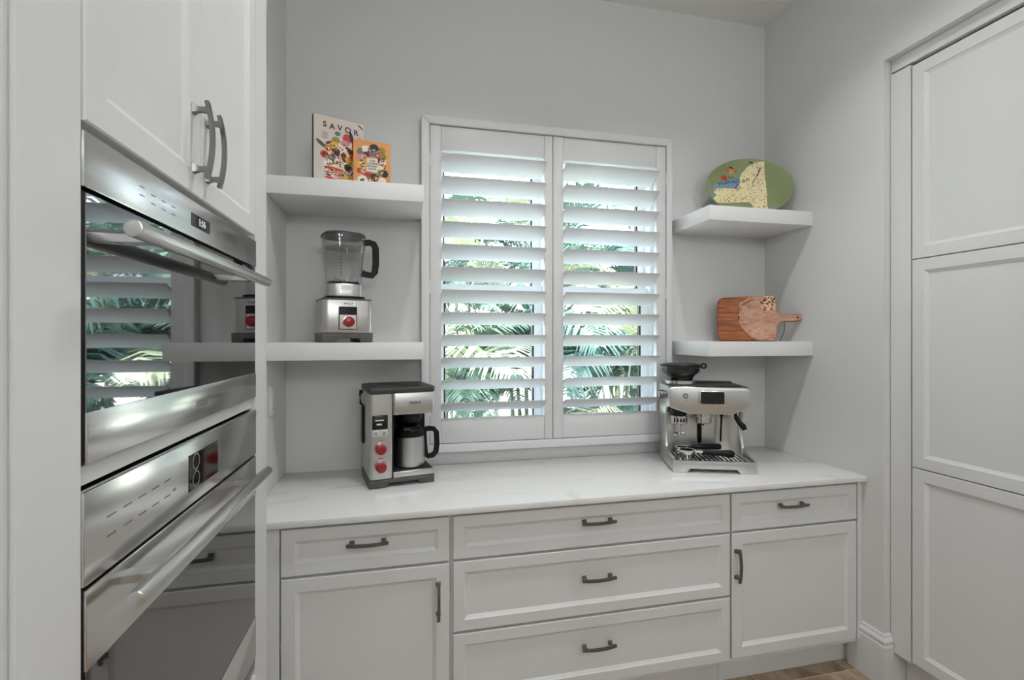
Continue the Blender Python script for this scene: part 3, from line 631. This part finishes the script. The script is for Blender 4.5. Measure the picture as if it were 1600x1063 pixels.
for i in range(9): B().box(-.028, -.022, -.0835, -.083, .285+i*.0135, .2885+i*.0135).done('scale_mark', 'ink', jar, smooth=0, mtx=T(0, -.076+.080-.0008*i, 0))
for i in range(14): B().box(.012, .034, -.0835, -.083, .282+i*.0092, .2836+i*.0092).done('scale_mark', 'print_grey', jar, smooth=0, mtx=T(0, -.076+.080-.00055*i, 0))
B().lathe([(0, .484), (.05, .4835), (.082, .476), (.090, .470), (.0915, .463), (.089, .4625), (.084, .4625), (0, .4625)], n=56, sq=3).done('lid', 'lid_grey', bl, smooth=50)
B().lathe([(.080, .4615), (.082, .4615), (.082, .412), (.0, .412), (0, .416), (.080, .416)], n=56, sq=3).done('lid_plug', 'lid_clear', bl, smooth=50)
B().tube([(.086, 0, .447), (.112, 0, .452), (.133, 0, .447), (.142, 0, .428), (.143, 0, .36), (.138, 0, .318), (.125, 0, .303), (.095, 0, .306), (.079, 0, .312)], 0, rect=(.026, .020), up=(0, 1, 0)).done('handle', 'black_plastic', bl, smooth=40)
B().cyl((.088, -.0, .450), (.100, 0, .450), .010, n=16).cyl((.080, 0, .318), (.092, 0, .318), .009, n=16).done('handle_screw', 'chrome', bl)

# ------------------------------------------------------------------ coffee maker (origin at its front left foot)
cm = thing('coffee_maker', 'steel drip coffee maker with two red knobs standing on the worktop', 'coffee maker', (-.142, -.350, .9143), R(11.8))
D = .245
B().prism([(0, 0), (.068, 0), (.082, .016), (.205, .016), (.218, 0), (.28, 0), (.28, .036), (0, .036)], 'y', -.002, D, .006, 2).done('base', 'grey_plastic', cm)
B().prism(rrect(.003, .099, .0, D-.01, .012), 'z', .0365, .400, .002, 1).done('left_column', 'steel_v', cm, smooth=40)
B().prism(rrect(.0995, .277, .0, D-.01, .010), 'z', .306, .400, .003, 2).done('brew_head', 'steel_v', cm, smooth=40)
B().box(.100, .277, .165, D-.012, .0365, .3055).box(.0992, .1025, .004, .165, .066, .3055).done('cavity_lining', 'black_plastic', cm, smooth=0)
B().box(.100, .277, .0, .164, .0365, .062, .003, 2).done('warming_tray', 'steel', cm)
B().box(.104, .273, .010, .160, .0615, .0655, .002, 1).done('tray_mat', 'rubber', cm)
B().prism(rrect(-.003, .283, -.004, D+.002, .014), 'z', .4005, .426, .006, 2).done('lid', 'lid_grey', cm, smooth=40)
B().prism(rrect(.02, .26, .02, D-.02, .014), 'z', .4255, .429, .001, 1).done('lid_inset', 'lid_grey', cm, smooth=40)
B().box(.012, .076, -.0025, .001, .250, .310, .003, 2).done('display', 'display', cm)
B().box(.024, .060, -.003, -.0024, .286, .291).box(.030, .052, -.003, -.0024, .268, .275).done('display_icons', 'digits', cm, smooth=0)
for x0, x1 in ((.012, .0425), (.0455, .076)):
    bt = B().box(x0, x1, -.0025, .001, .221, .2485, .003, 2).done('button', 'white_face', cm)
    B().box(x0+.006, x1-.006, -.003, -.0024, .237, .239).box(x0+.008, x1-.008, -.003, -.0024, .229, .232).done('button_text', 'ink', bt, smooth=0)
for kz in (.168, .092):
    kn = B().cyl((.046, 0, kz), (.046, -.030, kz), .0235, .0215, 36, .004).done('knob', 'red_knob', cm, label='round red control knob')
    B().lathe([(.0235, 0), (.0275, 0), (.0275, .004), (.0235, .004)], n=36, closed=True, mtx=Matrix.Rotation(R(90), 4, 'X')).done('knob_ring', 'chrome', kn, mtx=T(.046, 0, kz))
    B().box(.038, .056, -.0004, .0001, kz+.034, kz+.037).done('knob_scale', 'print_grey', kn, smooth=0)
B().box(.166, .222, -.0015, .001, .349, .362).done('badge', 'chrome', cm, smooth=0)
text('badge_text', 'WOLF', .0145, 'ink', cm, T(.194, -.0018, .3555) @ FACE, .0002, 1.2)
CX, CY = .188, .085
B().lathe([(0, .3055), (.058, .3055), (.058, .292), (.046, .262), (.040, .256), (.0, .256)], (CX, CY, 0), 40).done('filter_funnel', 'black_plastic', cm)
B().tube([(-.001, D-.05, .33), (-.012, D-.05, .34), (-.014, D-.05, .385), (-.004, D-.05, .392)], .005, 8).box(-.016, -.001, D-.06, D-.04, .385, .40, .002, 1).box(-.006, .002, D-.07, D-.02, .16, .33, .002, 1).done('side_clip', 'black_plastic', cm)
cf = thing('carafe', 'steel thermal carafe with black collar and handle inside the coffee maker', 'carafe', (0, 0, 0), R(11.8))
cf.location = Matrix.Translation(cm.location) @ Matrix.Rotation(R(11.8), 4, 'Z') @ Vector((CX, CY, .0658))
B().lathe([(0, 0), (.062, 0), (.066, .004), (.0675, .03), (.0665, .09), (.064, .132), (0, .132)], n=48).done('vessel', 'steel_v', cf, smooth=40)
B().lathe([(0, .1325), (.0645, .1325), (.066, .138), (.0645, .160), (.056, .168), (0, .168)], n=48).done('collar', 'black_plastic', cf, smooth=40)
B().lathe([(0, .1685), (.050, .1685), (.050, .176), (.034, .184), (0, .187)], n=40).tube([(-.02, -.052, .168), (-.024, -.066, .172)], 0, rect=(.03, .012)).done('lid', 'black_trim', cf, smooth=40)
B().tube([(.058, -.004, .152), (.085, -.006, .158), (.108, -.008, .155), (.121, -.009, .140), (.124, -.009, .085), (.119, -.009, .048), (.104, -.008, .034), (.082, -.006, .032), (.072, -.005, .040), (.0665, -.005, .09), (.064, -.004, .150)], 0, rect=(.022, .014), up=(0, 1, 0)).done('handle', 'black_plastic', cf, smooth=40)

# ------------------------------------------------------------------ espresso machine (origin at its front left foot)
es = thing('espresso_machine', 'steel espresso machine with touch screen and bean hopper at the worktop corner', 'espresso machine', (1.245, -.387, .9143), R(-19))
EW, ED = .385, .320
def side(x0, x1):
    pr = [(.003, .004), (.001, .052), (.05, .060), (.13, .068), (.165, .085), (.178, .12), (.180, .20), (.172, .26), (.150, .285), (.11, .296), (.10, .305), (.10, .392), (.11, .398), (ED-.01, .398), (ED, .385), (ED, .01), (ED-.01, .004)]
    return B().prism(pr, 'x', x0, x1, .003, 2).done('side_panel', 'steel_v', es, smooth=30)
side(0, .014); side(EW-.014, EW)
B().prism([(.001, .0), (.066, 0), (.082, .018), (.292, .018), (.308, 0), (EW-.001, 0), (EW-.001, .056), (.001, .056)], 'y', -.003, .012, .003, 2).done('tray_front', 'steel', es)
B().box(.0145, EW-.0145, .0125, .20, .014, .050).done('tray_body', 'steel', es, smooth=0)
gr = B().box(.03, EW-.03, .02, .185, .0505, .053).done('tray_well', 'black_plastic', es, smooth=0)
for i in range(16): B().box(.036+i*.0205, .047+i*.0205, .024, .181, .0532, .0565, .001, 1).done('grille_bar', 'steel', gr, smooth=0)
B().box(.0145, EW-.0145, .2005, ED-.002, .004, .295).done('back_body', 'steel', es, smooth=0)
B().prism([(.001, .385), (.001, .30), (.022, .288), (.10, .262), (.30, .262), (.365, .288), (EW-.001, .300), (EW-.001, .378), (EW-.02, .394), (.02, .396)], 'y', .086, .29, .006, 3).done('head', 'steel', es, smooth=30)
B().box(.02, EW-.02, .13, ED-.012, .3965, .401, .003, 2).done('cup_tray', 'lid_grey', es)
B().box(.02, .36, .27, ED-.004, .398, .408, .003, 1).done('cup_rail', 'lid_grey', es)
sc = B().box(.142, .272, .0835, .0875, .308, .380, .004, 2).done('screen_bezel', 'chrome', es)
B().box(.152, .262, .0825, .0845, .315, .373, .002, 1).done('touch_screen', 'display', sc)
pb = B().lathe([(.009, 0), (.0125, 0), (.0125, .003), (.009, .003)], n=28, closed=True, mtx=Matrix.Rotation(R(90), 4, 'X')).done('power_button', 'black_trim', es, mtx=T(.080, .087, .352))
B().cyl((.080, .0865, .352), (.080, .0845, .352), .009, n=24).done('button_cap', 'chrome', pb)
B().box(.072, .089, .0855, .0865, .330, .332).done('button_text', 'print_grey', pb, smooth=0)
B().lathe([(0, .2615), (.046, .2615), (.046, .246), (.040, .243), (.040, .216), (.036, .212), (0, .212)], (.178, .14, 0), 40).done('group_head', 'chrome', es, smooth=40)
B().cyl((.178, .14, .212), (.178, .14, .200), .006, .004, 12).done('group_spout', 'black_plastic', es)
B().lathe([(0, .285), (.042, .285), (.040, .262), (.034, .250), (0, .250)], (.060, .135, 0), 36).done('grinder_chute', 'black_plastic', es, smooth=40)
gc = B().lathe([(.028, .2495), (.040, .2495), (.040, .210), (.028, .205)], (.060, .135, 0), 36, closed=True).done('grinder_cradle', 'chrome', es, smooth=40)
for i in range(5): B().box(-.004, .004, -.0415, -.039, .220, .238, .001, 1).done('cradle_slot', 'black_trim', gc, mtx=T(.060, .135, 0) @ Matrix.Rotation(R(-44+22*i), 4, 'Z'))
B().cyl((.060, .135, .2045), (.060, .135, .165), .010, .010, 20).lathe([(0, .165), (.010, .166), (.029, .160), (.029, .152), (0, .150)], (.060, .135, 0), 32).done('tamp_fan', 'chrome', es, smooth=40)
B().box(.165, .185, .188, .2, .10, .225, .008, 3).done('splash_guard', 'black_plastic', es)
B().cyl((.272, .16, .262), (.272, .16, .243), .010, .008, 16).cyl((.272, .16, .243), (.266, .155, .118), .0050, .0042, 12).done('hot_water_spout', 'black_plastic', es)
wd = B().tube([(.340, .14, .275), (.342, .135, .225), (.347, .12, .15), (.352, .11, .075)], .0055, 12).done('steam_wand', 'chrome', es)
B().tube([(.322, .115, .266), (.325, .105, .245), (.338, .098, .222), (.352, .094, .208), (.360, .093, .192)], [.006, .011, .012, .014, .012], 12).done('wand_grip', 'black_plastic', wd, smooth=50)
B().cyl((.352, .11, .075), (.353, .109, .062), .0065, .0045, 12).done('wand_tip', 'chrome', wd)
B().cyl((0, .150, .352), (-.012, .150, .352), .019, n=28).cyl((-.012, .150, .352), (-.036, .150, .352), .0235, .022, 28, .003).done('grind_knob', 'nickel', es, smooth=40)
hp = B().lathe([(.075, .4015), (.078, .405), (.078, .420), (.062, .423), (.062, .4015)], (.085, .215, 0), 40, closed=True).done('hopper_base', 'chrome', es, smooth=40)
B().lathe([(.060, .4235), (.064, .440), (.094, .464), (.099, .492), (.096, .492), (.091, .466), (.060, .442), (.056, .4235)], (.085, .215, 0), 44, closed=True).done('hopper_bin', 'hopper_clear', hp, smooth=50)
B().lathe([(.0, .430), (.055, .4235), (.058, .4365), (.03, .445), (0, .447)], (.085, .215, 0), 36).lathe([(.0655, .438), (.069, .441), (.069, .449), (.0655, .447)], (.085, .215, 0), 36, closed=True).done('hopper_collar', 'black_plastic', hp, smooth=40)
B().lathe([(0, .507), (.07, .506), (.100, .500), (.102, .4925), (0, .4925)], (.085, .215, 0), 44).lathe([(.008, -.004), (.015, -.004), (.015, .004), (.008, .004)], n=20, closed=True, mtx=T(.198, .205, .493) @ Matrix.Rotation(R(90), 4, 'X')).done('hopper_lid', 'black_plastic', hp, smooth=40)
em = Matrix.Translation(es.location) @ Matrix.Rotation(R(-19), 4, 'Z')
pf = thing('portafilter', 'steel portafilter with black handle lying on the espresso drip tray', 'portafilter', em @ Vector((.078, .055, .0568)), R(-19))
B().lathe([(0, 0), (.034, 0), (.036, .004), (.036, .026), (.039, .030), (.039, .040), (.034, .040), (.033, .012), (0, .012)], n=40).box(-.045, -.034, -.006, .006, .032, .039, .001, 1).done('basket', 'chrome', pf, smooth=40)
for i in range(7): B().box(-.003, .003, -.0372, -.0355, .006, .022, .001, 1).done('basket_slot', 'black_trim', pf, mtx=Matrix.Rotation(R(-60+20*i), 4, 'Z'))
B().cyl((.036, 0, .030), (.075, -.004, .030), .009, .008, 16).done('neck', 'chrome', pf)
B().tube([(.073, -.004, .030), (.09, -.005, .030), (.15, -.01, .028), (.185, -.013, .027), (.205, -.015, .026), (.214, -.016, .026)], [.010, .013, .0125, .017, .018, .012], 16).done('grip', 'black_plastic', pf, smooth=50)
tp = thing('portafilter', 'second portafilter behind the first, half hidden, against the espresso back panel', 'portafilter', em @ Vector((.072, .142, .0568)), R(-19+3))
B().lathe([(0, 0), (.026, 0), (.028, .004), (.028, .024), (.031, .028), (.031, .034), (.026, .034), (.025, .010), (0, .010)], n=36).done('basket', 'chrome', tp, smooth=40)
B().tube([(.028, 0, .030), (.05, .002, .032), (.055, .002, .032), (.12, .006, .034), (.19, .01, .034), (.198, .01, .034)], [.007, .008, .012, .014, .0155, .011], 16).done('grip', 'black_plastic', tp, smooth=50)
